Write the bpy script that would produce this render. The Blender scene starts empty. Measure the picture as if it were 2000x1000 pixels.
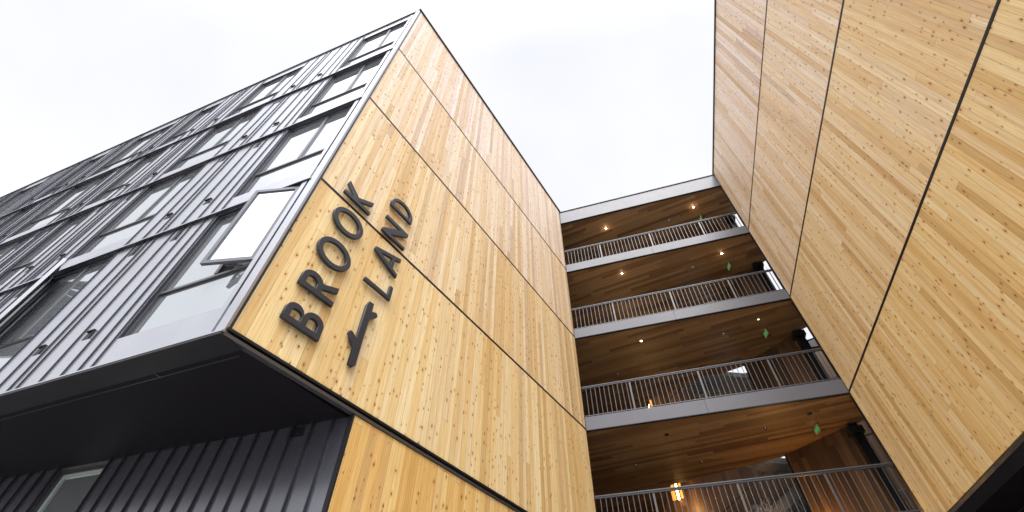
import bpy, bmesh, math, random
from mathutils import Matrix, Vector
random.seed(7)
scene = bpy.context.scene
col = scene.collection

# ------------------------------------------------------------------ camera
PITCH, ROLL = 0.84569, 0.00767
cp, sp = math.cos(PITCH), math.sin(PITCH)
fw = Vector((0, cp, sp)); up0 = Vector((0, -sp, cp)); r0 = Vector((1, 0, 0))
cr, sr = math.cos(ROLL), math.sin(ROLL)
right = r0*cr + up0*sr; up = -r0*sr + up0*cr
cd = bpy.data.cameras.new('camera'); cam = bpy.data.objects.new('camera', cd); col.objects.link(cam)
cd.sensor_width = 36; cd.lens = 15.903; cd.clip_end = 500; cd.clip_start = 0.02
cam.matrix_world = Matrix(((right.x, up.x, -fw.x, 0), (right.y, up.y, -fw.y, 0), (right.z, up.z, -fw.z, 0), (0, 0, 0, 1)))
scene.camera = cam

# ------------------------------------------------------------------ sky, sun, exposure
SKY_LO, SKY_HI = .58, 1.95
SUN_EL, SUN_AZ = math.radians(52), math.radians(188)      # azimuth clockwise from +Y
w = bpy.data.worlds.new('World'); scene.world = w; w.use_nodes = True
nt = w.node_tree; nt.nodes.clear()
sky = nt.nodes.new('ShaderNodeTexSky'); sky.sky_type = 'NISHITA'; sky.sun_disc = False
sky.sun_elevation = SUN_EL; sky.sun_rotation = SUN_AZ; sky.air_density = 1.0; sky.dust_density = 6.0; sky.ozone_density = 1.0
hs = nt.nodes.new('ShaderNodeHueSaturation'); hs.inputs['Saturation'].default_value = 0.10
mixw = nt.nodes.new('ShaderNodeMix'); mixw.data_type = 'RGBA'; mixw.inputs['Factor'].default_value = 0.7
# cloud deck: soft, nearly even grey-white
tc = nt.nodes.new('ShaderNodeTexCoord'); nz = nt.nodes.new('ShaderNodeTexNoise'); nz.inputs['Scale'].default_value = 2.2; nz.inputs['Detail'].default_value = 4
cr_ = nt.nodes.new('ShaderNodeValToRGB'); cr_.color_ramp.elements[0].color = (12.9, 13.2, 14.2, 1); cr_.color_ramp.elements[1].color = (15.2, 15.3, 15.7, 1)
cr_.color_ramp.elements[0].position = .3; cr_.color_ramp.elements[1].position = .7
bg = nt.nodes.new('ShaderNodeBackground'); bg.inputs['Strength'].default_value = 0.09
wo = nt.nodes.new('ShaderNodeOutputWorld')
L = nt.links.new
L(sky.outputs[0], hs.inputs['Color']); L(hs.outputs[0], mixw.inputs['A'])
L(tc.outputs['Generated'], nz.inputs['Vector']); L(nz.outputs['Fac'], cr_.inputs[0]); L(cr_.outputs[0], mixw.inputs['B'])
# the cloud deck is thinner and brighter round the hidden sun
sdir = Vector((math.sin(SUN_AZ)*math.cos(SUN_EL), math.cos(SUN_AZ)*math.cos(SUN_EL), math.sin(SUN_EL)))
vd = nt.nodes.new('ShaderNodeVectorMath'); vd.operation = 'DOT_PRODUCT'; vd.inputs[1].default_value = sdir
mr = nt.nodes.new('ShaderNodeMapRange'); mr.inputs['From Min'].default_value = .55; mr.inputs['From Max'].default_value = 1.0; mr.inputs['To Min'].default_value = SKY_LO; mr.inputs['To Max'].default_value = SKY_HI
mr.interpolation_type = 'SMOOTHSTEP'
ms = nt.nodes.new('ShaderNodeMix'); ms.data_type = 'RGBA'; ms.blend_type = 'MULTIPLY'; ms.inputs['Factor'].default_value = 1
L(tc.outputs['Generated'], vd.inputs[0]); L(vd.outputs['Value'], mr.inputs['Value']); L(mixw.outputs['Result'], ms.inputs['A']); L(mr.outputs[0], ms.inputs['B'])
L(ms.outputs['Result'], bg.inputs['Color']); L(bg.outputs[0], wo.inputs[0])
sd = bpy.data.lights.new('sun', 'SUN'); sd.energy = 0.9; sd.angle = math.radians(30); sd.color = (1, .96, .9)
sun = bpy.data.objects.new('sun', sd); col.objects.link(sun)
sdir = Vector((math.sin(SUN_AZ)*math.cos(SUN_EL), math.cos(SUN_AZ)*math.cos(SUN_EL), math.sin(SUN_EL)))
sun.rotation_euler = sdir.to_track_quat('Z', 'Y').to_euler(); sun.location = sdir*60
scene.view_settings.view_transform = 'Standard'; scene.view_settings.look = 'None'
scene.view_settings.gamma = 1; scene.view_settings.exposure = 0.8

# ------------------------------------------------------------------ plan (metres; z is measured from the camera's eye)
G = -1.6
Z2, Z3, Z4, Z5, ZR = 2.872, 5.787, 8.787, 11.805, 15.37
A = Vector((-2.8616, 3.5883)); B = Vector((1.9439, 11.0927)); C = Vector((7.8089, 9.2208))
dF = Vector((-.93171, .36320)); nF = Vector((-.36320, -.93171))
d1 = (B-A).normalized(); n1 = Vector((d1.y, -d1.x))
d2 = Vector((5.7292-7.8089, 2-9.2208)).normalized(); n2 = Vector((d2.y, -d2.x)).normalized()
if n2.dot(-C) < 0: n2 = -n2
dB = (C-B).normalized(); nB = Vector((dB.y, -dB.x))
if nB.dot(-B) < 0: nB = -nB
P0 = Vector((-1.97, 5.16)); dL = Vector((-.94767, .31924)); nL = Vector((-.31924, -.94767))
L1 = (B-A).length; LB = (C-B).length
bd = Vector((.885, -.465)).normalized(); bc = Vector((-bd.y, bd.x))     # ceiling boards

# ------------------------------------------------------------------ materials
def newmat(name):
    m = bpy.data.materials.new(name); m.use_nodes = True
    t = m.node_tree; b = t.nodes['Principled BSDF']
    return m, t, b
def nd(t, kind, **kw):
    n = t.nodes.new(kind)
    for k, v in kw.items():
        if k in n.inputs.keys(): n.inputs[k].default_value = v
        else: setattr(n, k, v)
    return n
def math_(t, op, a, b=None, c=None):
    n = t.nodes.new('ShaderNodeMath'); n.operation = op
    for i, v in enumerate((a, b, c)):
        if v is None: continue
        if isinstance(v, (int, float)): n.inputs[i].default_value = v
        else: t.links.new(v, n.inputs[i])
    return n.outputs[0]
def ramp(t, fac, stops, interp='LINEAR'):
    r = t.nodes.new('ShaderNodeValToRGB'); r.color_ramp.interpolation = interp
    e = r.color_ramp.elements
    while len(e) < len(stops): e.new(.5)
    for el, (p, c) in zip(e, stops): el.position = p; el.color = (*c, 1) if len(c) == 3 else c
    t.links.new(fac, r.inputs[0]); return r.outputs[0]
def mix(t, fac, a, b, mode='MIX'):
    n = t.nodes.new('ShaderNodeMix'); n.data_type = 'RGBA'; n.blend_type = mode
    for s, v in (('Factor', fac), ('A', a), ('B', b)):
        if isinstance(v, (int, float)): n.inputs[s].default_value = v
        elif isinstance(v, tuple): n.inputs[s].default_value = (*v, 1)
        else: t.links.new(v, n.inputs[s])
    return n.outputs['Result']
def comb(t, x, y, z=0.0):
    n = t.nodes.new('ShaderNodeCombineXYZ')
    for i, v in enumerate((x, y, z)):
        if isinstance(v, (int, float)): n.inputs[i].default_value = v
        else: t.links.new(v, n.inputs[i])
    return n.outputs[0]

def wood_mat(name, stops, bw=.132, blen=7.0, knots=1.0, rough=.5, grain=.42, seed=0.0, groove=.6, spec=.5, tint=(1, 1, 1)):
    m, t, b = newmat(name)
    uv = nd(t, 'ShaderNodeUVMap'); sx = nd(t, 'ShaderNodeSeparateXYZ'); t.links.new(uv.outputs[0], sx.inputs[0])
    u = math_(t, 'ADD', sx.outputs[0], 37.3+seed); v = math_(t, 'ADD', sx.outputs[1], 51.7)
    ub = math_(t, 'DIVIDE', u, bw); bid = math_(t, 'FLOOR', ub); uf = math_(t, 'FRACT', ub)
    wn = nd(t, 'ShaderNodeTexWhiteNoise', noise_dimensions='1D'); t.links.new(bid, wn.inputs['W'])
    bl = math_(t, 'ADD', math_(t, 'MULTIPLY', wn.outputs['Value'], blen*.9), blen*.75)
    vb = math_(t, 'ADD', math_(t, 'DIVIDE', v, bl), math_(t, 'MULTIPLY', wn.outputs['Value'], 17.0))
    pid = math_(t, 'FLOOR', vb); vf = math_(t, 'FRACT', vb)
    wp = nd(t, 'ShaderNodeTexWhiteNoise', noise_dimensions='2D'); t.links.new(comb(t, bid, pid), wp.inputs['Vector'])
    ps = nd(t, 'ShaderNodeSeparateColor'); t.links.new(wp.outputs['Color'], ps.inputs[0])
    base = ramp(t, wp.outputs['Value'], stops)
    off = math_(t, 'MULTIPLY', ps.outputs[0], 91.0)
    # long soft tonal drift inside a board + fine grain lines
    gv = comb(t, math_(t, 'MULTIPLY', u, 20.0), math_(t, 'MULTIPLY', v, .35), off)
    g1 = nd(t, 'ShaderNodeTexNoise', Scale=1.0, Detail=3.0, Roughness=.5); t.links.new(gv, g1.inputs['Vector'])
    fv = comb(t, math_(t, 'MULTIPLY', u, 85.0), math_(t, 'MULTIPLY', v, 2.2), off)
    g2 = nd(t, 'ShaderNodeTexNoise', Scale=1.0, Detail=4.0, Roughness=.6, Distortion=.6); t.links.new(fv, g2.inputs['Vector'])
    c = mix(t, math_(t, 'MULTIPLY', ramp(t, g1.outputs['Fac'], [(.42, (0, 0, 0)), (.62, (1, 1, 1))]), .38), base,
            mix(t, 1.0, base, (.80, .62, .42), 'MULTIPLY'))
    c = mix(t, math_(t, 'MULTIPLY', ramp(t, g2.outputs['Fac'], [(.42, (0, 0, 0)), (.62, (1, 1, 1))]), grain), c,
            mix(t, 1.0, c, (.72, .52, .34), 'MULTIPLY'))
    # knots: voronoi cells, a random share of them carry one
    kv = comb(t, math_(t, 'MULTIPLY', u, 10.5), math_(t, 'MULTIPLY', v, 6.0), off)
    vo = nd(t, 'ShaderNodeTexVoronoi', Scale=1.0, Randomness=1.0); t.links.new(kv, vo.inputs['Vector'])
    vo.voronoi_dimensions = '2D'
    kv2 = comb(t, math_(t, 'ADD', math_(t, 'MULTIPLY', u, 10.5), off), math_(t, 'MULTIPLY', v, 6.0)); t.links.new(kv2, vo.inputs['Vector'])
    ks = nd(t, 'ShaderNodeSeparateColor'); t.links.new(vo.outputs['Color'], ks.inputs[0])
    rad = math_(t, 'MULTIPLY', math_(t, 'MAXIMUM', math_(t, 'SUBTRACT', ks.outputs[0], .44), 0.0), .26*knots)
    wob = nd(t, 'ShaderNodeTexNoise', Scale=30.0, Detail=1.0); t.links.new(comb(t, u, v, off), wob.inputs['Vector'])
    dist = math_(t, 'ADD', vo.outputs['Distance'], math_(t, 'MULTIPLY', math_(t, 'SUBTRACT', wob.outputs['Fac'], .5), .05))
    kf = math_(t, 'MULTIPLY', math_(t, 'GREATER_THAN', rad, .003), math_(t, 'GREATER_THAN', math_(t, 'ADD', ks.outputs[1], ps.outputs[2]), .5))
    kn = math_(t, 'MULTIPLY', math_(t, 'SUBTRACT', 1.0, math_(t, 'SMOOTH_MIN', math_(t, 'DIVIDE', dist, math_(t, 'MAXIMUM', rad, .0005)), 1.0, .3)), kf)
    kn = math_(t, 'MINIMUM', math_(t, 'MULTIPLY', kn, 2.2), 1.0)
    halo = math_(t, 'MULTIPLY', math_(t, 'MAXIMUM', math_(t, 'SUBTRACT', 1.0, math_(t, 'DIVIDE', dist, math_(t, 'MAXIMUM', math_(t, 'MULTIPLY', rad, 2.8), .0005))), 0.0), kf)
    c = mix(t, math_(t, 'MINIMUM', math_(t, 'MULTIPLY', halo, .9), .65), c, mix(t, 1.0, c, (.74, .48, .25), 'MULTIPLY'))
    c = mix(t, math_(t, 'MULTIPLY', kn, .9), c, (.075, .035, .015))
    # joints between boards and at butt ends
    e = math_(t, 'MINIMUM', uf, math_(t, 'SUBTRACT', 1.0, uf))
    gro = math_(t, 'LESS_THAN', e, .020)
    e2 = math_(t, 'MULTIPLY', math_(t, 'MINIMUM', vf, math_(t, 'SUBTRACT', 1.0, vf)), bl)
    gro2 = math_(t, 'LESS_THAN', e2, .0022)
    gg = math_(t, 'MAXIMUM', math_(t, 'MULTIPLY', gro, math_(t, 'ADD', math_(t, 'MULTIPLY', ps.outputs[1], .6), .4)), gro2)
    c = mix(t, math_(t, 'MULTIPLY', gg, groove), c, (.07, .035, .015))
    c = mix(t, 1.0, c, tint, 'MULTIPLY')
    t.links.new(c, b.inputs['Base Color'])
    b.inputs['Roughness'].default_value = rough; b.inputs['Specular IOR Level'].default_value = spec
    bm_ = nd(t, 'ShaderNodeBump', Strength=.35, Distance=.004)
    t.links.new(math_(t, 'SUBTRACT', math_(t, 'MULTIPLY', g2.outputs['Fac'], .25), gg), bm_.inputs['Height'])
    t.links.new(bm_.outputs[0], b.inputs['Normal'])
    return m

CEDAR = [(0, (.60, .41, .20)), (.12, (.73, .53, .28)), (.3, (.80, .63, .38)), (.48, (.84, .70, .47)),
         (.62, (.76, .61, .43)), (.76, (.86, .74, .53)), (.9, (.78, .58, .32)), (1, (.64, .48, .31))]
M = {}
STOREY_TINT = [(1.04, 1.03, .88), (1.03, 1.04, 1.0), (1.03, 1.08, 1.25), (1.02, 1.09, 1.42)]      # one tint per storey, less yellow with height
for k_, tn_ in enumerate(STOREY_TINT):
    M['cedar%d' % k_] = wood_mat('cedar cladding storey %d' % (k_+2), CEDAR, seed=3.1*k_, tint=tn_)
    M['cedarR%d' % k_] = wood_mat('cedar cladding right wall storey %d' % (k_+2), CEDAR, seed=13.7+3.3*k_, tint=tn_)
M['cedar_base'] = wood_mat('cedar cladding low down', CEDAR, seed=5.1, tint=(.98, .86, .55))
M['ceiling'] = wood_mat('stained plank ceiling', [(0, (.15, .078, .032)), (.25, (.23, .128, .055)), (.5, (.30, .18, .08)), (.75, (.38, .235, .11)), (1, (.19, .10, .042))],
                        bw=.135, blen=2.3, knots=.8, rough=.42, grain=.5, groove=.5)
M['core'] = wood_mat('stained plank wall', [(0, (.05, .025, .01)), (.4, (.10, .055, .024)), (.7, (.16, .09, .04)), (1, (.07, .035, .014))], bw=.14, blen=3.5, knots=.7, rough=.5, grain=.5, groove=.6)

def metal_mat(name, colr, rough=.3, ior=1.9, metallic=0.0, bump=.25, tint=(.96, .965, 1.0)):
    m, t, b = newmat(name)
    g = nd(t, 'ShaderNodeNewGeometry')
    n1_ = nd(t, 'ShaderNodeTexNoise', Scale=.9, Detail=3.0); t.links.new(g.outputs['Position'], n1_.inputs['Vector'])
    n2_ = nd(t, 'ShaderNodeTexNoise', Scale=5.0, Detail=3.0, Roughness=.5); t.links.new(g.outputs['Position'], n2_.inputs['Vector'])
    c = mix(t, n1_.outputs['Fac'], tuple(x*.8 for x in colr), tuple(min(1, x*1.2) for x in colr))
    t.links.new(c, b.inputs['Base Color'])
    t.links.new(math_(t, 'ADD', math_(t, 'MULTIPLY', n2_.outputs['Fac'], .06), rough-.03), b.inputs['Roughness'])
    b.inputs['IOR'].default_value = ior; b.inputs['Metallic'].default_value = metallic
    b.inputs['Specular Tint'].default_value = (*tint, 1)
    return m
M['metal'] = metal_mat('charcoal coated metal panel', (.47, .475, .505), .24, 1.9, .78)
M['shade_metal'] = metal_mat('panel metal darkened as shade', (.024, .024, .036), .4, 1.5)  # panel metal darkened: shade of fins, reveals and flashings put into the colour
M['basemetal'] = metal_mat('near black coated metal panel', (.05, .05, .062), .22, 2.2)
M['trim'] = metal_mat('charcoal metal trim', (.032, .032, .038), .30, 1.9)
M['fascia'] = metal_mat('grey coated steel fascia', (.09, .09, .105), .36, 1.45)
M['dark'] = metal_mat('black coated metal', (.012, .012, .014), .45, 1.45)
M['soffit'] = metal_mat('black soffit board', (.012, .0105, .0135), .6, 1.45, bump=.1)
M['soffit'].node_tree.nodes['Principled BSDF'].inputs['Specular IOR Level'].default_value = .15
M['rail'] = metal_mat('grey painted railing steel', (.05, .048, .054), .36, 1.55, bump=.05)
M['black'] = metal_mat('black joint flashing', (.008, .008, .010), .5, 1.4, bump=.05)
M['letter'] = metal_mat('slate painted letter metal', (.020, .023, .032), .40, 1.5, bump=.15)
M['frame'] = metal_mat('dark window frame', (.05, .05, .056), .3, 1.8, bump=.05)
m, t, b = newmat('window glass'); M['glass'] = m
b.inputs['Base Color'].default_value = (.57, .60, .63, 1); b.inputs['Metallic'].default_value = .85; b.inputs['Roughness'].default_value = .015
g = nd(t, 'ShaderNodeNewGeometry'); n_ = nd(t, 'ShaderNodeTexNoise', Scale=1.3, Detail=1.0); t.links.new(g.outputs['Position'], n_.inputs['Vector'])
bp = nd(t, 'ShaderNodeBump', Strength=.05, Distance=.01); t.links.new(n_.outputs['Fac'], bp.inputs['Height']); t.links.new(bp.outputs[0], b.inputs['Normal'])
m, t, b = newmat('stair concrete'); M['concrete'] = m
n_ = nd(t, 'ShaderNodeTexNoise', Scale=3.0, Detail=8.0, Roughness=.7); tc_ = nd(t, 'ShaderNodeTexCoord'); t.links.new(tc_.outputs['Object'], n_.inputs['Vector'])
t.links.new(ramp(t, n_.outputs['Fac'], [(.3, (.12, .12, .12)), (.7, (.30, .30, .295))]), b.inputs['Base Color']); b.inputs['Roughness'].default_value = .85
m, t, b = newmat('pavement'); M['pave'] = m
n_ = nd(t, 'ShaderNodeTexNoise', Scale=40.0, Detail=6.0); tc_ = nd(t, 'ShaderNodeTexCoord'); t.links.new(tc_.outputs['Object'], n_.inputs['Vector'])
t.links.new(ramp(t, n_.outputs['Fac'], [(.3, (.22, .21, .20)), (.7, (.34, .33, .315))]), b.inputs['Base Color']); b.inputs['Roughness'].default_value = .9
def emis(name, c, s, base=(.8, .8, .8)):
    m, t, b = newmat(name); b.inputs['Base Color'].default_value = (*base, 1)
    b.inputs['Emission Color'].default_value = (*c, 1); b.inputs['Emission Strength'].default_value = s; return m
M['lamp'] = emis('downlight lens', (1, .80, .52), 14)
M['lamp_warm'] = emis('warm wall lamp diffuser', (1, .72, .35), 9)
M['amber'] = emis('amber lamp side glass', (1, .40, .05), .7, (.8, .4, .1))
M['exit_green'] = emis('exit lettering', (.05, 1, .12), .12, (.1, .6, .15))
m, t, b = newmat('exit sign acrylic'); M['acrylic'] = m
b.inputs['Base Color'].default_value = (.40, .47, .43, 1); b.inputs['Roughness'].default_value = .15
m, t, b = newmat('chrome'); M['chrome'] = m
b.inputs['Base Color'].default_value = (.7, .7, .72, 1); b.inputs['Metallic'].default_value = 1; b.inputs['Roughness'].default_value = .2
m, t, b = newmat('dry pale twigs'); M['twig'] = m
n_ = nd(t, 'ShaderNodeTexNoise', Scale=20.0); t.links.new(ramp(t, n_.outputs['Fac'], [(.3, (.32, .30, .28)), (.7, (.62, .60, .58))]), b.inputs['Base Color'])
m, t, b = newmat('curtain fabric'); M['curtain'] = m
b.inputs['Base Color'].default_value = (.75, .76, .8, 1); b.inputs['Roughness'].default_value = .8

# ------------------------------------------------------------------ mesh helpers
class MB:
    def __init__(s): s.v = []; s.f = []; s.uv = []; s.mi = 0; s.m = {}; s.extra = []
    def poly(s, pts, uvs=None):
        i = len(s.v); s.v += [tuple(p) for p in pts]; s.f.append(tuple(range(i, i+len(pts))))
        s.uv.append(uvs if uvs else [(0, 0)]*len(pts))
    def box(s, fr, a0, a1, b0, b1, c0, c1, uvm='sz'):
        """fr = (origin, along, out): box spans a0..a1 along, b0..b1 outward, c0..c1 in height"""
        O, d, n = fr
        def P(a, b_, c): q = O + d*a + n*b_; return (q.x, q.y, c)
        ks = [(a, b_, c) for a in (a0, a1) for b_ in (b0, b1) for c in (c0, c1)]
        i = len(s.v); s.v += [P(*k) for k in ks]
        flip = (d.x*n.y - d.y*n.x) < 0
        for q in ((0, 1, 3, 2), (4, 6, 7, 5), (0, 4, 5, 1), (2, 3, 7, 6), (0, 2, 6, 4), (1, 5, 7, 3)):
            qq = q[::-1] if flip else q
            s.m[len(s.f)] = s.mi; s.f.append(tuple(i+k for k in qq))
            if uvm == 'sz': s.uv.append([(ks[k][0]+ks[k][1], ks[k][2]) for k in qq])
            elif uvm == 'zs': s.uv.append([(ks[k][2], ks[k][0]+ks[k][1]) for k in qq])
            else:
                l = []
                for k in qq:
                    p = Vector(P(*ks[k])[:2]); l.append((p.dot(bc)+ks[k][2], p.dot(bd)))
                s.uv.append(l)
    def prism(s, pts, z0, z1):
        """closed plan polygon (list of 2D) between z0 and z1, ceiling-board uv"""
        ar = sum(pts[k][0]*pts[(k+1) % len(pts)][1]-pts[(k+1) % len(pts)][0]*pts[k][1] for k in range(len(pts)))
        if ar < 0: pts = pts[::-1]
        def U(p): q = Vector(p[:2]); return (q.dot(bc)+p[2], q.dot(bd))
        bot = [(p[0], p[1], z0) for p in pts]; top = [(p[0], p[1], z1) for p in pts]
        s.poly(bot[::-1], [U(p) for p in bot[::-1]]); s.poly(top, [U(p) for p in top])
        n = len(pts)
        for k in range(n):
            q = [bot[k], bot[(k+1) % n], top[(k+1) % n], top[k]]; s.poly(q, [U(p) for p in q])
    def tube(s, p0, p1, r0, r1=None, n=8, caps=True):
        r1 = r0 if r1 is None else r1
        p0 = Vector(p0); p1 = Vector(p1); ax = (p1-p0).normalized()
        e1 = ax.orthogonal().normalized(); e2 = ax.cross(e1)
        i = len(s.v)
        for p, r in ((p0, r0), (p1, r1)):
            for k in range(n):
                a = 2*math.pi*k/n; s.v.append(tuple(p+e1*math.cos(a)*r+e2*math.sin(a)*r))
        for k in range(n):
            s.f.append((i+k, i+(k+1) % n, i+n+(k+1) % n, i+n+k)); s.uv.append([(0, 0)]*4)
        if caps:
            s.f.append(tuple(range(i+n-1, i-1, -1))); s.uv.append([(0, 0)]*n)
            s.f.append(tuple(range(i+n, i+2*n))); s.uv.append([(0, 0)]*n)
    def build(s, name, mat, parent=None, bevel=0, origin=None, smooth=False):
        me = bpy.data.meshes.new(name)
        o3 = Vector(origin) if origin else Vector((0, 0, 0))
        me.from_pydata([tuple(Vector(v)-o3) for v in s.v], [], s.f)
        l = me.uv_layers.new(name='UVMap'); k = 0
        for f in s.uv:
            for q in f: l.data[k].uv = q; k += 1
        me.materials.append(mat)
        for x_ in s.extra: me.materials.append(x_)
        for k_, v_ in s.m.items(): me.polygons[k_].material_index = v_
        if smooth:
            for p in me.polygons: p.use_smooth = True
        o = bpy.data.objects.new(name, me); col.objects.link(o)
        if origin: o.location = o3
        if bevel:
            md = o.modifiers.new('bevel', 'BEVEL'); md.width = bevel; md.segments = 2; md.limit_method = 'ANGLE'
        if parent:
            o.parent = parent
            if origin: o.location = o3 - parent.matrix_world.translation if False else o3 - Vector(parent.location)
            else: o.location = -Vector(parent.location)
        return o
def empty(name, loc, label, cat, group=None):
    o = bpy.data.objects.new(name, None); o.empty_display_size = .2; o.location = loc; col.objects.link(o)
    o['label'] = label; o['category'] = cat
    if group: o['group'] = group
    return o
def tag(o, label, cat, group=None):
    o['label'] = label; o['category'] = cat
    if group: o['group'] = group
    return o
FF = (A, dF, nF); F1 = (A, d1, n1); F2 = (C, d2, n2); FB = (B, dB, nB); FL = (P0, dL, nL)
def P3(fr, a, b_, c): q = fr[0]+fr[1]*a+fr[2]*b_; return Vector((q.x, q.y, c))

# ------------------------------------------------------------------ ground
mb = MB(); mb.poly([(-150, -150, G), (150, -150, G), (150, 150, G), (-150, 150, G)]); o = mb.build('ground', M['pave']); o['kind'] = 'structure'

# ------------------------------------------------------------------ left building
LEFT = empty('apartment_building', (A.x, A.y, G), 'apartment block with ribbed dark metal front and cedar side wall carrying dark letters', 'building')
FLEN = 23.5
WINS = [(.28, 1.90), (4.1, 5.8), (7.45, 8.40), (9.5, 11.35), (12.8, 13.8), (16.2, 17.65), (19.2, 20.9)]
floors = [(Z2, Z3), (Z3, Z4), (Z4, Z5), (Z5, ZR)]
SILL, TRANS = .43, 1.19
def head(k): return (floors[k][1]-.045) if k < 3 else Z5+3.07
# side wall, one clad panel per storey with an open joint between
jt = .052
for k, (za, zb) in enumerate(floors):
    mb = MB(); mb.box(F1, .035, L1-.01, -.05, 0, za+(.07 if k == 0 else jt/2), zb-(jt/2 if k < 3 else .05)); mb.build('wood_cladding', M['cedar%d' % k], LEFT)
mb = MB(); mb.box(F1, 1.80, L1-.01, -.06, -.004, G, Z2-.05); mb.build('wood_cladding', M['cedar_base'], LEFT)
# dark joint flashings behind/at the joints
mb = MB()
mb.box(F1, .0, L1, -.2, -.051, Z2, ZR-.05)
mb.build('wall_backing', M['black'], LEFT)
for z in (Z3, Z4, Z5):
    mb = MB(); mb.box(F1, .03, L1, -.05, .006, z-.022, z+.022); mb.build('joint_flashing', M['black'], LEFT)
mb = MB(); mb.box(F1, -.012, L1+.02, -.055, .014, Z2-.045, Z2-.006); mb.build('edge_trim', M['fascia' if 0 else 'trim'], LEFT)
mb = MB(); mb.box(F1, -.012, L1+.02, -.3, .03, Z2+.018, Z2+.045); mb.build('edge_trim', M['black'], LEFT)
mb = MB(); mb.box(F1, -.02, .03, -.05, .012, Z2-.005, ZR-.052); mb.build('corner_trim', M['dark'], LEFT)
mb = MB(); mb.box(F1, L1-.012, L1+.012, -.3, .008, G, ZR-.052); mb.build('corner_trim', M['dark'], LEFT)
mb = MB(); mb.box(F1, -.05, L1+.05, -.4, .045, ZR-.05, ZR+.01); mb.build('parapet_cap', M['dark'], LEFT)
mb = MB(); mb.box(FF, .02, FLEN, -.4, .04, ZR-.030, ZR+.013); mb.build('parapet_cap', M['trim'], LEFT)
# metal front: backing with window openings
mb = MB()
TH = .12
for k, (za, zb) in enumerate(floors):
    hz = head(k); sz = za+SILL
    mb.box(FF, .0, FLEN, -TH, 0, za, sz)
    mb.box(FF, .0, FLEN, -TH, 0, hz, zb)
    s = .17
    for a_, b_ in WINS:
        mb.box(FF, s, a_, -TH, 0, sz, hz); s = b_
    mb.box(FF, s, FLEN, -TH, 0, sz, hz)
# fins (seams) of the ribbed metal
gaps = [[1.925, 2.14, 2.42, 2.78, 3.18, 3.34, 3.65, 4.06]]
for i in range(1, len(WINS)):
    a_ = WINS[i][1]; b_ = WINS[i+1][0] if i+1 < len(WINS) else FLEN
    n = max(3, round((b_-a_-.08)/.29)); st = (b_-a_-.08)/n
    l = [a_+.04+st*j for j in range(n+1)]
    l = [x+(random.uniform(-.03, .03) if 0 < j < n else 0) for j, x in enumerate(l)]
    if len(l) > 4: l.insert(3, l[2]+.15)
    gaps.append(l)
mb.mi = 1; mb.extra = [M['shade_metal']]  # fins take the darkened metal, painting shade on their sides
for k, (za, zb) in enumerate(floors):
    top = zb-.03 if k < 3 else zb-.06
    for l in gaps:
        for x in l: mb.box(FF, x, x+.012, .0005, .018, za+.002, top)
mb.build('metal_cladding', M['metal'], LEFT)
mb = MB(); mb.box(FF, -.012, .125, .001, .034, Z2, ZR-.06); mb.build('corner_post', M['metal'], LEFT)
mb = MB(); mb.box(FF, .175, .262, .001, .03, Z2+.002, ZR-.3); mb.build('window_side_trim', M['metal'], LEFT)
for z in (Z3, Z4, Z5):
    mb = MB(); mb.box(FF, .126, FLEN, .046, .055, z-.030, z+.0); mb.mi = 1; mb.extra = [M['shade_metal']]; mb.box(FF, .126, FLEN, .0, .0458, z-.029, z-.001); mb.build('floor_flashing', M['metal'], LEFT)  # body behind the lip coloured dark, painting the shade underneath
mb = MB(); mb.box(FF, -.015, FLEN, .02, .05, Z2-.022, Z2-.002); mb.build('edge_trim', M['metal'], LEFT)
mb = MB(); mb.box(FF, -.012, FLEN, -.25, .044, Z2-.05, Z2-.0225); mb.build('edge_trim', M['dark'], LEFT)
# soffit, recessed base wall
Fend = A+dF*FLEN; Lend = P0+dL*FLEN
mb = MB(); q1 = A+d1*.0-nF*.01; q2 = P0+d1*.4
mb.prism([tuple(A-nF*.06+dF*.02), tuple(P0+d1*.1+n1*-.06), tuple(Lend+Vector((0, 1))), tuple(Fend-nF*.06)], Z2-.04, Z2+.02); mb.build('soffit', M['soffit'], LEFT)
mb = MB()   # soffit joint battens
for s in (1.2, 4.2, 7.4, 10.8): mb.box(FF, s, s+.012, -.32, -.02, Z2-.049, Z2-.0405)
mb.box(FF, .1, FLEN, -.33, -.32, Z2-.049, Z2-.0405)
mb.build('soffit_joint', M['trim'], LEFT)
# base wall with a window
bw0, bw1, bwz = 3.84, 4.78, Z2-.05
mb = MB()
mb.box(FL, 0, bw0, -.1, 0, G, Z2-.04); mb.box(FL, bw1, FLEN, -.1, 0, G, Z2-.04); mb.box(FL, bw0, bw1, -.1, 0, G, 0.2); mb.box(FL, bw0, bw1, -.1, 0, bwz, Z2-.04)
x = .22; fins = []
for x in (.21, .50, .79, 1.06, 1.33, 1.59, 1.86, 2.13, 2.40, 2.67, 2.96, 3.25, 3.54, 3.80, 4.80): fins.append(x)
x = 5.08
while x < 14: fins.append(x); x += .28
mb.mi = 1; mb.extra = [M['shade_metal']]
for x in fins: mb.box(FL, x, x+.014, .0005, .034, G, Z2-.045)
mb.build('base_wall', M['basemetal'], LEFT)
mb = MB(); mb.box(FL, -.03, .0, -.12, .012, G, Z2-.05); mb.build('corner_trim', M['dark'], LEFT)
mb = MB(); mb.box(F1, 1.775, 1.80, -.06, .0, G, Z2-.05); mb.build('corner_trim', M['dark'], LEFT)
mb = MB()
for i in range(7): mb.box(FL, .62, .85, .001, .012, 2.68+i*.02, 2.69+i*.02)
mb.build('louvre_vent', M['black'], LEFT)
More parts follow.
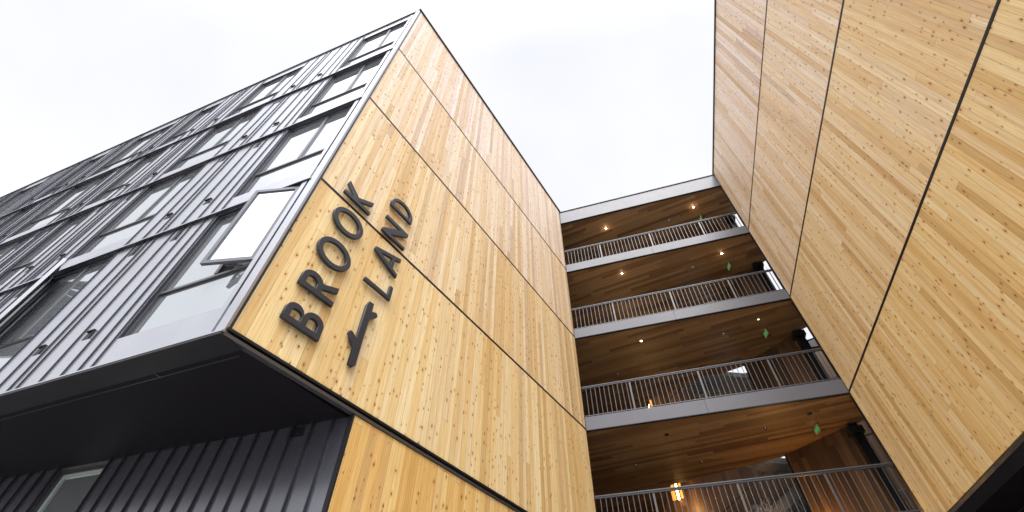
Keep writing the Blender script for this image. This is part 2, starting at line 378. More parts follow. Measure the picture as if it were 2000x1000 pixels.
# body: roof, hidden sides, extension wall of the courtyard side
mb = MB()
Wx = B+Vector((0, 8.5)); Bk = Vector((-20, 22))
mb.prism([tuple(A+Vector((-.2, .3))), tuple(B+Vector((-.25, .1))), tuple(Wx+Vector((-.3, 0))), tuple(Bk), tuple(Fend+Vector((0, .5)))], ZR-.35, ZR-.25)
mb.build('roof', M['dark'], LEFT)
mb = MB(); mb.box((B, Vector((0, 1)), Vector((1, 0))), .05, 8.5, -.3, -.1, G, ZR-.4); mb.build('courtyard_wall', M['core'], LEFT)
mb = MB(); fr = (Fend, Vector((0, 1)), Vector((1, 0))); mb.box(fr, .0, 9, -.0, .2, Z2, ZR-.1); mb.build('end_wall', M['metal'], LEFT)

# windows ---------------------------------------------------------------
def win_frame(wd, ht, two, transom=True):
    """local frame: x along wall, y outward, z up; origin at sill corner nearest the building's corner"""
    fr = (Vector((0, 0)), Vector((1, 0)), Vector((0, 1)))
    mb = MB(); y0, y1 = -.085, -.035; f = .042
    mb.box(fr, 0, wd, y0, y1+.004, 0, .045); mb.box(fr, 0, wd, y0, y1, ht-.05, ht)
    mb.box(fr, 0, f, y0, y1-.001, .045, ht-.05); mb.box(fr, wd-f, wd, y0, y1-.001, .045, ht-.05)
    mb.box(fr, wd-.09, wd-f, y0, y1-.028, .045, ht-.05)
    tz = TRANS-SILL
    mb.box(fr, f, wd-f, y0, y1-.002, tz-.02, tz+.02); mb.box(fr, f, wd-f, y0, y1-.02, tz+.02, tz+.05)
    mb.box(fr, f, wd-f, y0, y1-.03, tz-.055, tz-.02)
    if two:
        c = (wd)*.42
        mb.box(fr, c-.03, c+.03, y0, y1-.004, tz+.05, ht-.05); mb.box(fr, c+.03, c+.055, y0, y1-.03, tz+.05, ht-.05)
    mb.box(fr, 0, wd, -.05, -.001, -.018, -.0005)
    mb.mi = 1; mb.extra = [M['shade_metal']]  # thin dark lining paints the shade of the window reveal
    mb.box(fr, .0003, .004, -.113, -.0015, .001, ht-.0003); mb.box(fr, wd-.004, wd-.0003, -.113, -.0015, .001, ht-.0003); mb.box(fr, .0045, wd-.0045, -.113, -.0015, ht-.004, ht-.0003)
    return mb
def win_panes(wd, ht, two, skip=None):
    fr = (Vector((0, 0)), Vector((1, 0)), Vector((0, 1))); f = .042; tz = TRANS-SILL; c = wd*.42
    out = []
    out.append((f, wd-f-.04, .045, tz-.055))
    if two: out += [(f, c-.03, tz+.05, ht-.05), (c+.055, wd-f-.04, tz+.05, ht-.05)]
    else: out.append((f, wd-f-.04, tz+.05, ht-.05))
    ms = []
    for i, (a_, b_, z0, z1) in enumerate(out):
        mb = MB(); mb.box(fr, a_, b_, -.076, -.068, z0, z1); ms.append(mb)
    return ms
RF = Matrix(((dF.x, nF.x, 0), (dF.y, nF.y, 0), (0, 0, 1))).to_4x4()
def link_child(mesh, name, parent, loc=(0, 0, 0)):
    o = bpy.data.objects.new(name, mesh); col.objects.link(o); o.parent = parent; o.location = loc; return o
cache = {}
def mesh_of(mb, name, mat):
    o = mb.build(name, mat); me = o.data; bpy.data.objects.remove(o); return me
for wi, (a_, b_) in enumerate(WINS):
    for k, (za, zb) in enumerate(floors):
        wd = b_-a_; ht = head(k)-za-SILL; two = wd > 1.2
        key = (round(wd, 2), round(ht, 3))
        if key not in cache:
            cache[key] = (mesh_of(win_frame(wd, ht, two), 'window', M['frame']), [mesh_of(m_, 'pane', M['glass']) for m_ in win_panes(wd, ht, two)])
        fm, pm = cache[key]
        o = bpy.data.objects.new('window', fm); col.objects.link(o); o.parent = LEFT
        q = P3(FF, a_, 0, za+SILL) - Vector(LEFT.location)
        o.matrix_local = Matrix.Translation(q) @ RF
        for i, pme in enumerate(pm):
            if (wi, k) == (0, 0) and i == 1: continue
            link_child(pme, 'pane', o)
        tz = TRANS-SILL
        if (wi, k) in ((0, 0), (1, 0)):
            o['label'] = 'window with one sash swung open'
            if wi == 0: x0, wdt, ang, sgn = .045, .70, math.radians(14.5), 1
            else: x0, wdt, ang, sgn = wd-.05, .78, math.radians(19), -1
            fr = (Vector((0, 0)), Vector((1, 0)), Vector((0, 1)))
            z0, z1 = tz+.03, ht-.03
            mb = MB(); fb = .055
            X = lambda p, q_: (min(p*sgn, q_*sgn), max(p*sgn, q_*sgn))
            mb.box(fr, *X(0, wdt), 0, .045, z0, z0+fb); mb.box(fr, *X(0, wdt), 0, .045, z1-fb, z1)
            mb.box(fr, *X(0, fb), 0, .045, z0+fb, z1-fb); mb.box(fr, *X(wdt-fb, wdt), 0, .045, z0+fb, z1-fb)
            so = bpy.data.objects.new('sash', mesh_of(mb, 'sash', M['metal' if wi else 'fascia'])); col.objects.link(so); so.parent = o
            T = Matrix.Translation(Vector((x0, -.045, 0))) @ Matrix.Rotation(ang*sgn, 4, 'Z'); so.matrix_local = T
            mb = MB(); mb.box(fr, *X(fb, wdt-fb), .014, .024, z0+fb, z1-fb)
            po = bpy.data.objects.new('pane', mesh_of(mb, 'pane', M['glass'])); col.objects.link(po); po.parent = o; po.matrix_local = T
            mb = MB(); mb.tube((x0+sgn*.12, -.08, z0+.012), (x0+sgn*.42, .03, z0+.012), .008); mb.tube((x0+sgn*.42, -.08, z0+.01), (x0+sgn*.36, .05, z0+.01), .007)
            mb.box(fr, *X(sgn*x0+.05, sgn*x0+.2), -.1, -.07, z0-.0, z0+.03)
            ho = bpy.data.objects.new('hinge_arm', mesh_of(mb, 'hinge_arm', M['frame'])); col.objects.link(ho); ho.parent = o
            if wi: continue
            mb = MB()          # bright room blind seen through the open gap
            a0, a1 = (.052, wd*.42-.03) if wi == 0 else (wd*.42+.055, wd-.09)
            mb.box(fr, a0, a1, -.19, -.18, tz+.05, ht-.05)
            bo = bpy.data.objects.new('blind', mesh_of(mb, 'blind', M['curtain'])); col.objects.link(bo); bo.parent = o
# hooded vents in the ribbed metal
def vent(sx, z, wd, ht):
    mb = MB(); mb.box(FF, sx, sx+wd, .0006, .004, z, z+ht); v = mb.build('vent', M['black'], LEFT)
    mb = MB(); mb.box(FF, sx-.01, sx+wd+.01, .0006, .03, z+ht, z+ht+.012); mb.box(FF, sx-.01, sx, .0006, .02, z, z+ht)
    h = mb.build('vent_hood', M['dark']); h.parent = v
vs = [2.55, 3.45]
for l in gaps[1:5]:
    if len(l) > 4: vs += [l[1]+.06, l[-2]+.05]
for k, (za, zb) in enumerate(floors):
    for sx in vs:
        vent(sx, za+.62, .13, .12)
        if k < 3: vent(sx+.03, zb-.36, .11, .30)
# base window
mb = MB(); mb.box(FL, bw0, bw1, -.1, -.03, 2.74, bwz); mb.box(FL, bw0, bw0+.05, -.1, -.03, .2, 2.74); mb.box(FL, bw1-.06, bw1, -.1, -.03, .2, 2.74); mb.box(FL, bw0, bw1, -.1, -.02, .2, .26)
wo_ = mb.build('window', M['frame'], LEFT)
mb = MB(); mb.box(FL, bw0+.05, bw0+.10, -.09, -.05, .26, 2.69); mb.box(FL, bw1-.11, bw1-.06, -.09, -.05, .26, 2.69); mb.box(FL, bw0+.05, bw1-.06, -.09, -.05, 2.69, 2.74)
o = mb.build('sash', M['acrylic']); o.parent = wo_
mb = MB(); mb.box(FL, bw0+.10, bw1-.11, -.08, -.07, .26, 2.69); o = mb.build('pane', M['glass']); o.parent = wo_

# ------------------------------------------------------------------ sign letters
SIGN = empty('wall_sign', P3(F1, .95, .05, 3.3), 'dark slate raised lettering BROOK LAND with a twig emblem, running up the cedar wall', 'sign')
def arc(cx, cy, rx, ry, a0, a1, n=14): return [(cx+rx*math.cos(math.radians(a0+(a1-a0)*i/n)), cy+ry*math.sin(math.radians(a0+(a1-a0)*i/n))) for i in range(n+1)]
def letter(loops, base_s, z0, nm='letter', th=.046, off=.028, shrink=.010):
    """loops in letter space (x to the right = up the wall, y up = towards the corner)"""
    cu = bpy.data.curves.new('l', 'CURVE'); cu.dimensions = '2D'; cu.fill_mode = 'BOTH'; cu.extrude = th/2-.005; cu.bevel_depth = .005; cu.bevel_resolution = 1; cu.offset = -shrink
    for lp in loops:
        sp_ = cu.splines.new('POLY'); sp_.points.add(len(lp)-1); sp_.use_cyclic_u = True
        for p, q in zip(sp_.points, lp): p.co = (q[0], q[1], 0, 1)
    ob = bpy.data.objects.new('l', cu); col.objects.link(ob)
    bpy.context.view_layer.update()
    me = bpy.data.meshes.new_from_object(ob.evaluated_get(bpy.context.evaluated_depsgraph_get()))
    bpy.data.objects.remove(ob)
    # x -> +z ; y -> -s ; local z -> outward
    R = Matrix(((0, -d1.x, n1.x), (0, -d1.y, n1.y), (1, 0, 0))).to_4x4()
    o_ = P3(F1, base_s, off+th/2, z0)
    me.transform(Matrix.Translation(o_ - Vector(SIGN.location)) @ R)
    if R.determinant() < 0: me.flip_normals()
    me.materials.clear(); me.materials.append(M['letter']); me.name = nm
    o = bpy.data.objects.new(nm, me); col.objects.link(o); o.parent = SIGN
    # stand-off pins
    return o
H1 = .55; t1 = .086
# B
ym = .285
letter([[(0, 0)] + [(.185, 0)] + arc(.185, .1525, .135, .1525, -90, 78, 12) + arc(.165, .42, .125, .13, -65, 90, 12) + [(0, H1)],
        [(t1, t1)] + [(.18, t1)] + arc(.18, .157, .048, .065, -90, 90, 8)[1:] + [(t1, .222)],
        [(t1, .322)] + [(.16, .322)] + arc(.16, .39, .042, .068, -90, 90, 8)[1:] + [(t1, .458)]], .945, 3.335)
# R
letter([[(0, 0), (t1, 0), (t1, .215), (.135, .215), (.225, 0), (.335, 0), (.225, .235)] + arc(.165, .385, .145, .165, -65, 90, 14) + [(0, H1)],
        [(t1, .315), (.155, .315)] + arc(.155, .388, .06, .073, -90, 90, 9)[1:] + [(t1, .461)]], .945, 3.885)
for zc in (4.672, 5.372):
    letter([arc(0, H1/2, .250, .287, 0, 350, 39), arc(0, H1/2, .162, .198, 350, 0, 39)], .955, zc)
# K
letter([[(0, 0), (t1-.006, 0), (t1-.006, .245), (.235, 0), (.345, 0), (.155, .287), (.340, H1-.015), (.235, H1-.005), (t1-.006, .335), (t1-.006, H1), (0, H1)]], .945, 5.857)
H2 = .545; t2 = .074
letter([[(0, 0), (.275, 0), (.275, t2), (t2, t2), (t2, H2), (0, H2)]], 1.788, 4.656)
# A : apex at the top, legs splay
letter([[(0, 0), (.088, 0), (.128, .115), (.325, .115), (.365, 0), (.455, 0), (.268, H2), (.188, H2)],
        [(.155, .190), (.228, .405), (.300, .190)]], 1.788, 5.143)
letter([[(0, 0), (t2, 0), (t2, .345), (.345, -.005), (.425, -.005), (.425, H2), (.345, H2), (.345, .20), (.08, H2), (0, H2)]], 1.788, 5.822)
letter([[(0, 0), (.11, 0)] + arc(.11, H2/2, .245, H2/2, -90, 90, 20)[1:] + [(0, H2)],
        [(t2, t2), (.115, t2)] + arc(.115, H2/2, .16, H2/2-t2, -90, 90, 16)[1:] + [(t2, H2-t2)]], 1.788, 6.533)
# twig, traced in (s, z)
tw = [(1.450, 4.385), (1.530, 4.395), (1.538, 4.255), (1.615, 4.290), (1.648, 4.255), (1.640, 4.215), (1.535, 4.115), (1.530, 3.74), (1.540, 3.355), (1.500, 3.312), (1.440, 3.325), (1.433, 3.575),
      (1.365, 3.635), (1.296, 3.725), (1.305, 3.765), (1.345, 3.768), (1.432, 3.715), (1.424, 4.30)]
letter([[(z-3.3, 1.8-s) for s, z in tw][::-1]], 1.8, 3.3, 'twig_emblem', shrink=.003)

# ------------------------------------------------------------------ right building
RIGHT = empty('apartment_building', (C.x, C.y, G), 'apartment block on the right showing only its knotty cedar side wall over a black soffit', 'building')
L2 = 10.5
ZB = 2.92
for k, (za, zb) in enumerate([(ZB+.03, Z3), (Z3, Z4), (Z4, Z5), (Z5, ZR)]):
    mb = MB(); mb.box(F2, .01, L2, -.05, 0, za+jt/2, zb-(jt/2 if k < 3 else .04)); mb.build('wood_cladding', M['cedarR%d' % k], RIGHT)
mb = MB(); mb.box(F2, 0, L2, -.2, -.051, ZB, ZR-.05); mb.build('wall_backing', M['black'], RIGHT)
for z in (Z3, Z4, Z5):
    mb = MB(); mb.box(F2, .0, L2, -.05, .006, z-.022, z+.022); mb.build('joint_flashing', M['black'], RIGHT)
mb = MB(); mb.box(F2, -.012, L2, -.3, .022, ZB-.03, ZB+.02); mb.build('edge_trim', M['trim'], RIGHT)
mb = MB(); mb.box(F2, -.012, .012, -.3, .006, G, ZR-.04); mb.build('corner_trim', M['dark'], RIGHT)
mb = MB(); mb.box(F2, -.04, L2, -.4, .035, ZR-.04, ZR+.01); mb.build('parapet_cap', M['dark'], RIGHT)
mb = MB(); e = C+d2*L2
mb.prism([tuple(C-n2*.1), tuple(e-n2*.1), tuple(e-n2*8), tuple(C-n2*8)], ZB-.02, ZB+.03); mb.build('soffit', M['soffit'], RIGHT)
mb = MB()
mb.box(F2, 4.35, 4.36, -3.0, -.35, ZB-.027, ZB-.0205); mb.box(F2, .2, L2, -1.02, -1.0, ZB-.03, ZB-.0205)
mb.build('soffit_joint', M['trim'], RIGHT)
mb = MB(); mb.box(F2, 0, L2, -2.2, -2.0, G, ZB-.03); mb.build('base_wall', M['basemetal'], RIGHT)
mb = MB(); mb.prism([tuple(C-n2*.2), tuple(e-n2*.2), tuple(e-n2*9), tuple(C-n2*9+Vector((0, 0)))], ZR-.35, ZR-.25); mb.build('roof', M['dark'], RIGHT)
mb = MB(); bk = (C, dB, nB); mb.box(bk, .03, 9, -.2, 0, G, ZR-.4); mb.build('back_wall', M['dark'], RIGHT)

# ------------------------------------------------------------------ walkway decks between the buildings
COL = Vector((8.57, 10.68)); CORN = Vector((7.61, 12.39)); EDGE = Vector((4.94, 14.46)); RC = Vector((8.85, 10.42))
plan = [tuple(B-nB*.06), tuple(C-nB*.06), tuple(C+Vector((.85, .9))), tuple(RC), tuple(COL+Vector((.02, .05))), tuple(CORN+Vector((.05, .05))), tuple(EDGE), tuple(EDGE+Vector((.3, 2.0))), tuple(B+Vector((-.1, 7.2)))]
names = ['lowest', 'second', 'third', 'top']
decks = [('L2', Z2-.03, Z2+.35, 'walkway deck lowest in view, its railing cutting across the bottom of the passage'),
         ('L3', Z3-.03, Z3+.33, 'walkway deck two below the roof canopy, with the lit stairwell behind its railing'),
         ('L4', Z4-.06, Z4+.28, 'walkway deck in the middle of the gap, two decks above the lowest railing'),
         ('L5', Z5-.13, Z5+.21, 'walkway deck just under the roof canopy'),
         ('R', 14.50, 15.22, 'flat roof canopy with a deep grey fascia closing the top of the passage')]
for i, (nm, z0, z1, lab) in enumerate(decks):
    D = empty('walkway_canopy' if nm == 'R' else 'walkway_deck', (*(B+dB*3), z0), lab, 'canopy' if nm == 'R' else 'walkway', None if nm == 'R' else 'walkway decks between the two buildings')
    fx = MB(); j = [(.012, 3.03), (3.036, LB-.012)] if nm != 'R' else [(.012, LB-.012)]
    for a_, b_ in j: fx.box(FB, a_, b_, -.06, 0, z0, z1)
    fx.build('fascia', M['fascia'], D)
    mb = MB(); mb.box(FB, .0, LB, -.065, .012, z0-.018, z0-.001); mb.build('drip_edge', M['black'], D)
    if nm == 'R': mb = MB(); mb.box(FB, .0, LB, -.4, .03, z1+.001, z1+.03); mb.build('roof_edge', M['dark'], D)
    mb = MB(); mb.prism(plan, z0+.004, z0+.05); mb.build('plank_ceiling', M['ceiling'], D)
    mb = MB(); pl = [tuple(Vector(q)) for q in plan]; mb.prism(pl, z0+.052, z1-.02); mb.build('slab', M['concrete'], D)
    if nm == 'R': continue
    # railing
    rl = {'L2': 4.17, 'L3': 7.04, 'L4': 9.95, 'L5': 12.85}[nm]
    where = {'L2': 'across the bottom of the passage', 'L3': 'in front of the lit stairwell lamp and grey stair', 'L4': 'on the middle deck of the passage', 'L5': 'on the deck under the roof canopy'}[nm]
    R_ = empty('railing', (*(B+dB*3), z1), 'grey steel picket railing '+where, 'railing', 'railings along the walkway decks')
    mb = MB(); mb.box(FB, .01, LB-.01, -.075, -.02, rl-.026, rl+.0); mb.build('top_rail', M['rail'], R_, bevel=.004)
    mb = MB(); mb.box(FB, .01, LB-.01, -.065, -.03, rl-.066, rl-.027); mb.build('rail_channel', M['dark'], R_)
    mb = MB(); mb.box(FB, .01, LB-.01, -.06, -.035, z1+.04, z1+.06); mb.build('bottom_rail', M['rail'], R_)
    posts = [1.33, 3.12, 4.85]
    for s in posts:
        mb = MB(); mb.box(FB, s-.022, s+.022, -.056, -.042, z1-.02, rl-.04); mb.build('post', M['rail'], R_)
    n = 49; me = None
    for q in range(n):
        s = .13+q*(LB-.24)/(n-1)
        if min(abs(s-p_) for p_ in posts) < .06: continue
        if me is None:
            mb = MB(); mb.box((Vector((0, 0)), dB, nB), -.0065, .0065, -.0065, .0065, z1+.06-z1, rl-.04-z1); me = mesh_of(mb, 'baluster', M['rail'])
        o = bpy.data.objects.new('baluster', me); col.objects.link(o); o.parent = R_
        o.location = P3(FB, s, -.048, z1)-Vector(R_.location)

# ceiling fittings
def disc(nm, x, y, z, r, mat, ring=None, lab='', cat='', grp=None, h=.02):
    mb = MB(); mb.tube((x, y, z-h), (x, y, z), r*.55 if ring else r, n=20)
    if ring:
        e_ = empty(nm, (x, y, z), lab, cat, grp)
        lens = mb.build('lens', mat, e_)
        mb = MB(); n = 24; i0 = 0
        for k in range(n):
            a0 = 2*math.pi*k/n; a1 = 2*math.pi*(k+1)/n
            def pp(r_, a, zz): return (x+r_*math.cos(a), y+r_*math.sin(a), zz)
            for (ra, za_, rb, zb_) in ((r*.57, z-.004, r*.57, z-.024), (r*.57, z-.024, r, z-.018), (r, z-.018, r, z-.002)):
                mb.poly([pp(ra, a0, za_), pp(ra, a1, za_), pp(rb, a1, zb_), pp(rb, a0, zb_)])
        mb.build('ring', ring, e_); return e_
    o = mb.build(nm, mat); tag(o, lab, cat, grp); return o
ceil = {'R': 14.504, 'L5': Z5-.126, 'L4': Z4-.056, 'L3': Z3-.026}
vis = {'R': 'under the roof canopy', 'L5': 'under the deck below the canopy', 'L4': 'under the middle deck', 'L3': 'under the deck above the lowest railing'}
LENS_OFF = emis('downlight lens dim', (1, .85, .6), 1.2)
spots = {'R': [(3.80, 11.30), (7.05, 10.22)], 'L5': [(3.92, 11.12), (7.17, 10.15)], 'L4': [(4.0, 11.17), (7.22, 10.12)], 'L3': [(4.07, 11.28), (7.30, 10.18)]}
for k, l in spots.items():
    for i, (x, y) in enumerate(l):
        lab = ('left' if i == 0 else 'right')+' round downlight '+vis[k]
        mat = M['lamp'] if k in ('R', 'L5') or (k == 'L4' and i == 0) else (LENS_OFF if k == 'L4' else M['dark'])
        disc('downlight', x, y, ceil[k], .058 if k != 'L3' else .06, mat, M['dark' if k == 'L3' else 'chrome'], lab, 'ceiling light', 'downlights in the plank ceilings')
        if k in ('R', 'L5'):
            ld = bpy.data.lights.new('downlight_glow', 'POINT'); ld.energy = 1.0 if k == 'R' else .5; ld.color = (1, .72, .42); ld.shadow_soft_size = .04
            lo = bpy.data.objects.new('downlight_glow', ld); lo.location = (x, y, ceil[k]-.07); col.objects.link(lo)
spr = {'R': [(6.25, 10.84)], 'L5': [(6.34, 10.78), (7.64, 11.3), (5.38, 12.79)], 'L4': [(3.56, 12.96), (6.42, 10.8), (8.04, 11.5)], 'L3': [(3.59, 13.07), (5.41, 12.81), (6.48, 10.87)]}
pl_ = ['nearest the railing', 'further back to the right', 'furthest back']
for k, l in spr.items():
    for i, (x, y) in enumerate(l):
        mb = MB(); z = ceil[k]
        mb.tube((x, y, z-.012), (x, y, z-.001), .045, n=16); mb.tube((x, y, z-.05), (x, y, z-.012), .012, n=8); mb.tube((x, y, z-.058), (x, y, z-.05), .03, n=12)
        tag(mb.build('sprinkler_head', M['chrome'], origin=(x, y, z)), 'small chrome sprinkler head '+vis[k]+', '+('the only one there' if len(l) == 1 else ['first', 'second', 'third'][i]+' from the '+('railing' if k != 'L3' else 'left')), 'sprinkler', 'sprinkler heads in the plank ceilings')
# hanging exit signs: flat acrylic blade edge-lit green
for k, (x, y) in {'R': (7.45, 10.72), 'L5': (7.55, 10.67), 'L4': (7.61, 10.66), 'L3': (7.69, 10.75)}.items():
    z = ceil[k]; e_ = empty('exit_sign', (x, y, z), 'green lettered exit sign hanging '+vis[k], 'exit sign', 'exit signs hanging from the plank ceilings')
    ex = Vector((.80, -.60)).normalized(); fr = (Vector((x, y)), ex, Vector((ex.y, -ex.x)))
    fr = (fr[0], Vector((.10, .995)), Vector((-.995, .10)))
    mb = MB(); mb.box(fr, -.17, .17, -.03, .03, z-.035, z-.002); mb.build('mount', M['chrome'], e_)
    mb = MB(); mb.box(fr, -.13, .13, -.004, .004, z-.205, z-.035); mb.build('blade', M['acrylic'], e_)
    cu = bpy.data.curves.new('t', 'FONT'); cu.body = 'EXIT'; cu.size = .11; cu.extrude = .001; cu.align_x = 'CENTER'; cu.align_y = 'CENTER'; cu.offset = .006
    ob = bpy.data.objects.new('t', cu); col.objects.link(ob); bpy.context.view_layer.update()
    me = bpy.data.meshes.new_from_object(ob.evaluated_get(bpy.context.evaluated_depsgraph_get())); bpy.data.objects.remove(ob)
    n_ = fr[2]; xa = Vector((-n_.y, n_.x))      # reads correctly when seen from the n_ side
    Rm = Matrix(((xa.x, 0, n_.x), (xa.y, 0, n_.y), (0, 1, 0))).to_4x4()
    me.transform(Matrix.Translation(Vector((n_.x*.0055, n_.y*.0055, -.12))) @ Rm)
    me.materials.clear(); me.materials.append(M['exit_green'])
    o = bpy.data.objects.new('lettering', me); col.objects.link(o); o.parent = e_

# steel column at the corner of the walkway
c_ = empty('steel_column', (*COL, G), 'tall black steel column at the right rear corner of the walkway', 'column')
fr = (COL, dB, nB)
mb = MB()
mb.box(fr, -.10, .10, -.012, .012, G, 14.49); mb.box(fr, -.10, -.085, -.10, .10, G, 14.49); mb.box(fr, .085, .10, -.10, .10, G, 14.49)
mb.build('shaft', M['dark'], c_)
for z in (Z3, Z4, Z5, 14.5):
    mb = MB(); mb.box(fr, -.16, .16, -.16, .16, z-.30, z-.14); mb.build('bracket', M['dark'], c_)
# core wall and stairwell
mb = MB(); cf = (CORN, (COL-CORN).normalized(), Vector((-.87, -.494)).normalized())
mb.box(cf, 0, (COL-CORN).length-.1, -.15, 0, G, 14.5); tag(mb.build('plank_wall', M['core']), 'brown vertical plank wall of the lift core beside the stairwell', 'wall')
mb = MB(); mb.box(cf, -.02, .03, -.16, .02, G, 14.5); tag(mb.build('corner_post', M['dark']), 'thin black post on the stairwell edge of the plank core wall', 'post')
dS = Vector((.789, -.615)).normalized(); nS = Vector((-dS.y, dS.x))
if nS.dot(Vector((0, 1))) < 0: nS = -nS
SB = EDGE + nS*2.0; fs = (SB, dS, -nS)
mb = MB()
for (z0, z1, t0, t1_) in ((G, 6.22, -5, 3.6), (6.22, 7.1, -5, 2.35), (7.1, 9.42, -5, 3.6), (9.42, 10.4, -5, 2.3), (10.4, 14.5, -5, 3.6)):
    mb.box(fs, t0, t1_, -.12, 0, z0, z1)
tag(mb.build('plank_wall', M['core']), 'brown vertical plank wall at the back of the stairwell, lit orange by lamps', 'wall')
# stairs
def stair(zl, lab, poly, t0=.3, t1_=3.6, off=1.0):
    S = empty('concrete_stair', (7.4, 13.0, zl), lab, 'stair', 'concrete stairs in the stairwell')
    mb = MB(); mb.prism(poly, zl-.16, zl); mb.build('landing', M['concrete'], S)
    f0 = (EDGE+nS*off, dS, nS)
    mb = MB(); N = 11; za, zb_ = zl-2.3, zl-.62
    for i in range(N):
        a = t0+(t1_-t0)*i/N; z = za+(zb_-za)*i/N; mb.box(f0, a, a+(t1_-t0)/N+.02, .05, .95, z, z+.21)
    mb.build('steps', M['concrete'], S)
    mb = MB()
    def q(t_, n_, z_): return tuple(P3(f0, t_, n_, z_))
    for n_ in (.0, .96):
        a, b_ = q(t0, n_, za-.12), q(t1_, n_, zb_-.12); c1, c2 = q(t1_, n_, zb_+.22), q(t0, n_, za+.22)
        a2, b2, c3, c4 = [tuple(Vector(v)+Vector((nS.x*.04, nS.y*.04, 0))) for v in (a, b_, c1, c2)]
        mb.poly([a, b_, c1, c2]); mb.poly([c4, c3, b2, a2]); mb.poly([a, a2, b2, b_]); mb.poly([c2, c1, c3, c4])
    mb.build('stringer', M['concrete'], S)
    mb = MB()
    mb.tube(q(t0, .02, za+1.05), q(t1_, .02, zb_+1.05), .018)
    for i in range(18):
        t_ = t0+(t1_-t0)*(i+.5)/18; z = za+(zb_-za)*(i+.5)/18; mb.tube(q(t_, .02, z+.2), q(t_, .02, z+1.05), .008, n=5)
    mb.build('handrail', M['rail'], S)
stair(5.96, 'grey concrete stair flight and landing seen behind the lowest railing', [(6.8, 13.25), (7.26, 12.97), (7.95, 13.02), (8.9, 12.3), (9.4, 12.9), (8.4, 13.6), (7.7, 13.7)])
stair(8.86, 'grey concrete stair flight and landing seen through the railing two decks below the canopy', [(6.15, 14.1), (6.4, 13.05), (7.05, 12.97), (7.9, 13.07), (8.9, 12.3), (9.4, 12.9), (8.1, 14.04)], -1.2, 1.9, .25)
# wall lamps in the stairwell
for t_, z, dn, lab in ((-.50, 6.45, .42, 'bright amber wall lamp just above the lowest railing'), (-.78, 9.62, .95, 'bright amber wall lamp behind the pickets two decks below the canopy')):
    W_ = empty('wall_lamp', P3(fs, t_, .05, z), lab, 'wall lamp', 'amber wall lamps in the stairwell')
    mb = MB(); mb.box(fs, t_-.04, t_+.04, .02, .09, z-dn, z+.30); mb.build('diffuser', M['lamp_warm'], W_)
    mb = MB(); mb.box(fs, t_-.24, t_-.085, .015, .03, z-dn+.02, z+.20); mb.box(fs, t_+.067, t_+.14, .015, .03, z-dn+.02, z+.22); mb.build('side_glass', M['amber'], W_)
    mb = MB(); mb.box(fs, t_-.08, t_-.042, .01, .10, z-dn-.02, z+.32); mb.box(fs, t_+.042, t_+.065, .01, .10, z-dn-.02, z+.32); mb.build('housing', M['dark'], W_)
    ld = bpy.data.lights.new('wall_lamp_glow', 'POINT'); ld.energy = 18; ld.color = (1, .55, .18); ld.shadow_soft_size = .06
    lo = bpy.data.objects.new('wall_lamp_glow', ld); lo.location = P3(fs, t_+.35, .55, z-.7); col.objects.link(lo)
# lamp washing the core wall near the bottom of the view
W_ = empty('wall_lamp', P3(cf, .35, .12, 3.55), 'lamp low on the plank core wall casting an orange pool at the bottom edge', 'wall lamp', 'amber wall lamps in the stairwell')
mb = MB(); mb.box(cf, .28, .42, .0, .08, 3.42, 3.62); mb.build('diffuser', M['lamp_warm'], W_)
mb = MB(); mb.box(cf, .26, .44, .0, .1, 3.38, 3.415); mb.build('housing', M['dark'], W_)
ld = bpy.data.lights.new('wall_lamp_glow', 'POINT'); ld.energy = 22; ld.color = (1, .50, .12); ld.shadow_soft_size = .05
lo = bpy.data.objects.new('wall_lamp_glow', ld); lo.location = P3(cf, .35, .3, 3.75); col.objects.link(lo)
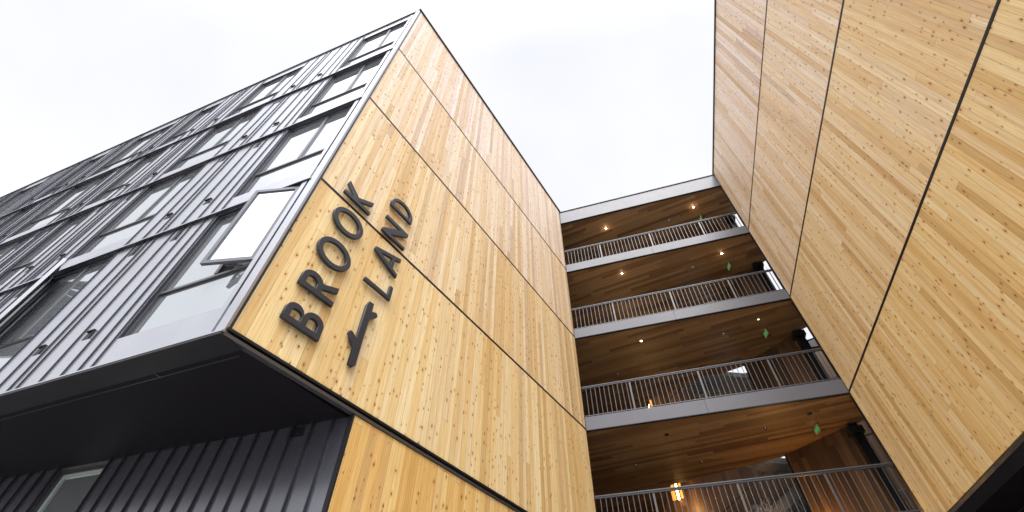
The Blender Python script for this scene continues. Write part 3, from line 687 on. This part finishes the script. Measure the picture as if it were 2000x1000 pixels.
# slender screen right of the column: sky beyond at the upper decks
SC = empty('stair_screen', (8.7, 10.6, Z3), 'slender steel screen and rails between the black column and the right hand cedar wall', 'screen')
fsx = (Vector((8.66, 10.62)), Vector((.75, -.66)).normalized(), Vector((-.66, -.75)).normalized())
mb = MB()
for zb_, zt in ((Z4+.3, Z5-.35), (Z5+.25, 14.3)):
    for a in (.10, .19): mb.box(fsx, a, a+.008, -.01, .01, zb_, zt)
mb.build('rods', M['dark'], SC)
mb = MB()
for zb_, zt in ((Z2+.35, Z3-.35), (Z3+.33, Z4-.45)):
    mb.box(fsx, .0, .03, -.015, .015, zb_, zt); mb.box(fsx, .2, .225, -.015, .015, zb_, zt); mb.box(fsx, .03, .4, -.014, .014, zt-.03, zt); mb.box(fsx, .03, .4, -.014, .014, zb_+.9, zb_+.93)
    for i in range(5): mb.box(fsx, .06+i*.045, .066+i*.045, -.01, .01, zb_, zb_+.9)
mb.build('frame', M['rail'], SC)
# far annex wall seen through the gap on the lower decks
mb = MB(); fa = (Vector((9.5, 14.5)), Vector((.958, -.287)), Vector((-.287, -.958)))
mb.box(fa, .75, 9, -.3, 0, G, 10.6); tag(mb.build('annex_wall', M['core']), 'brown plank wall of a building beyond, seen in the slit beside the black column', 'wall')
mb = MB(); mb.box(fa, .75, 9, -.35, .05, 10.6, 10.95); tag(mb.build('annex_coping', M['rail']), 'pale coping strip topping the plank wall beyond the black column', 'coping')
# pale dry branches in a planter behind the lowest railing
PL = empty('dry_plant', (6.6, 11.9, Z2+.35), 'pale leafless twiggy plant behind the lowest railing in front of the stair', 'plant')
mb = MB(); mb.tube((6.3, 12.1, Z2+.35), (6.3, 12.1, Z2+.75), .16, .20, n=16); mb.build('pot', M['concrete'], PL)
mb = MB(); rnd = random.Random(3)
def br(p, d, l, r, n):
    q = p+d*l; mb.tube(p, q, r, r*.7, n=4, caps=False)
    if n:
        for _ in range(rnd.choice((2, 3, 3))):
            br(q, (d+Vector((rnd.uniform(-.7, .7), rnd.uniform(-.7, .7), rnd.uniform(-.25, .5)))).normalized(), l*rnd.uniform(.6, .85), r*.65, n-1)
for _ in range(6): br(Vector((6.3+rnd.uniform(-.1, .1), 12.1+rnd.uniform(-.1, .1), Z2+.72)), Vector((rnd.uniform(-.3, .3), rnd.uniform(-.3, .3), 1)).normalized(), .27, .008, 4)
mb.build('twigs', M['twig'], PL)
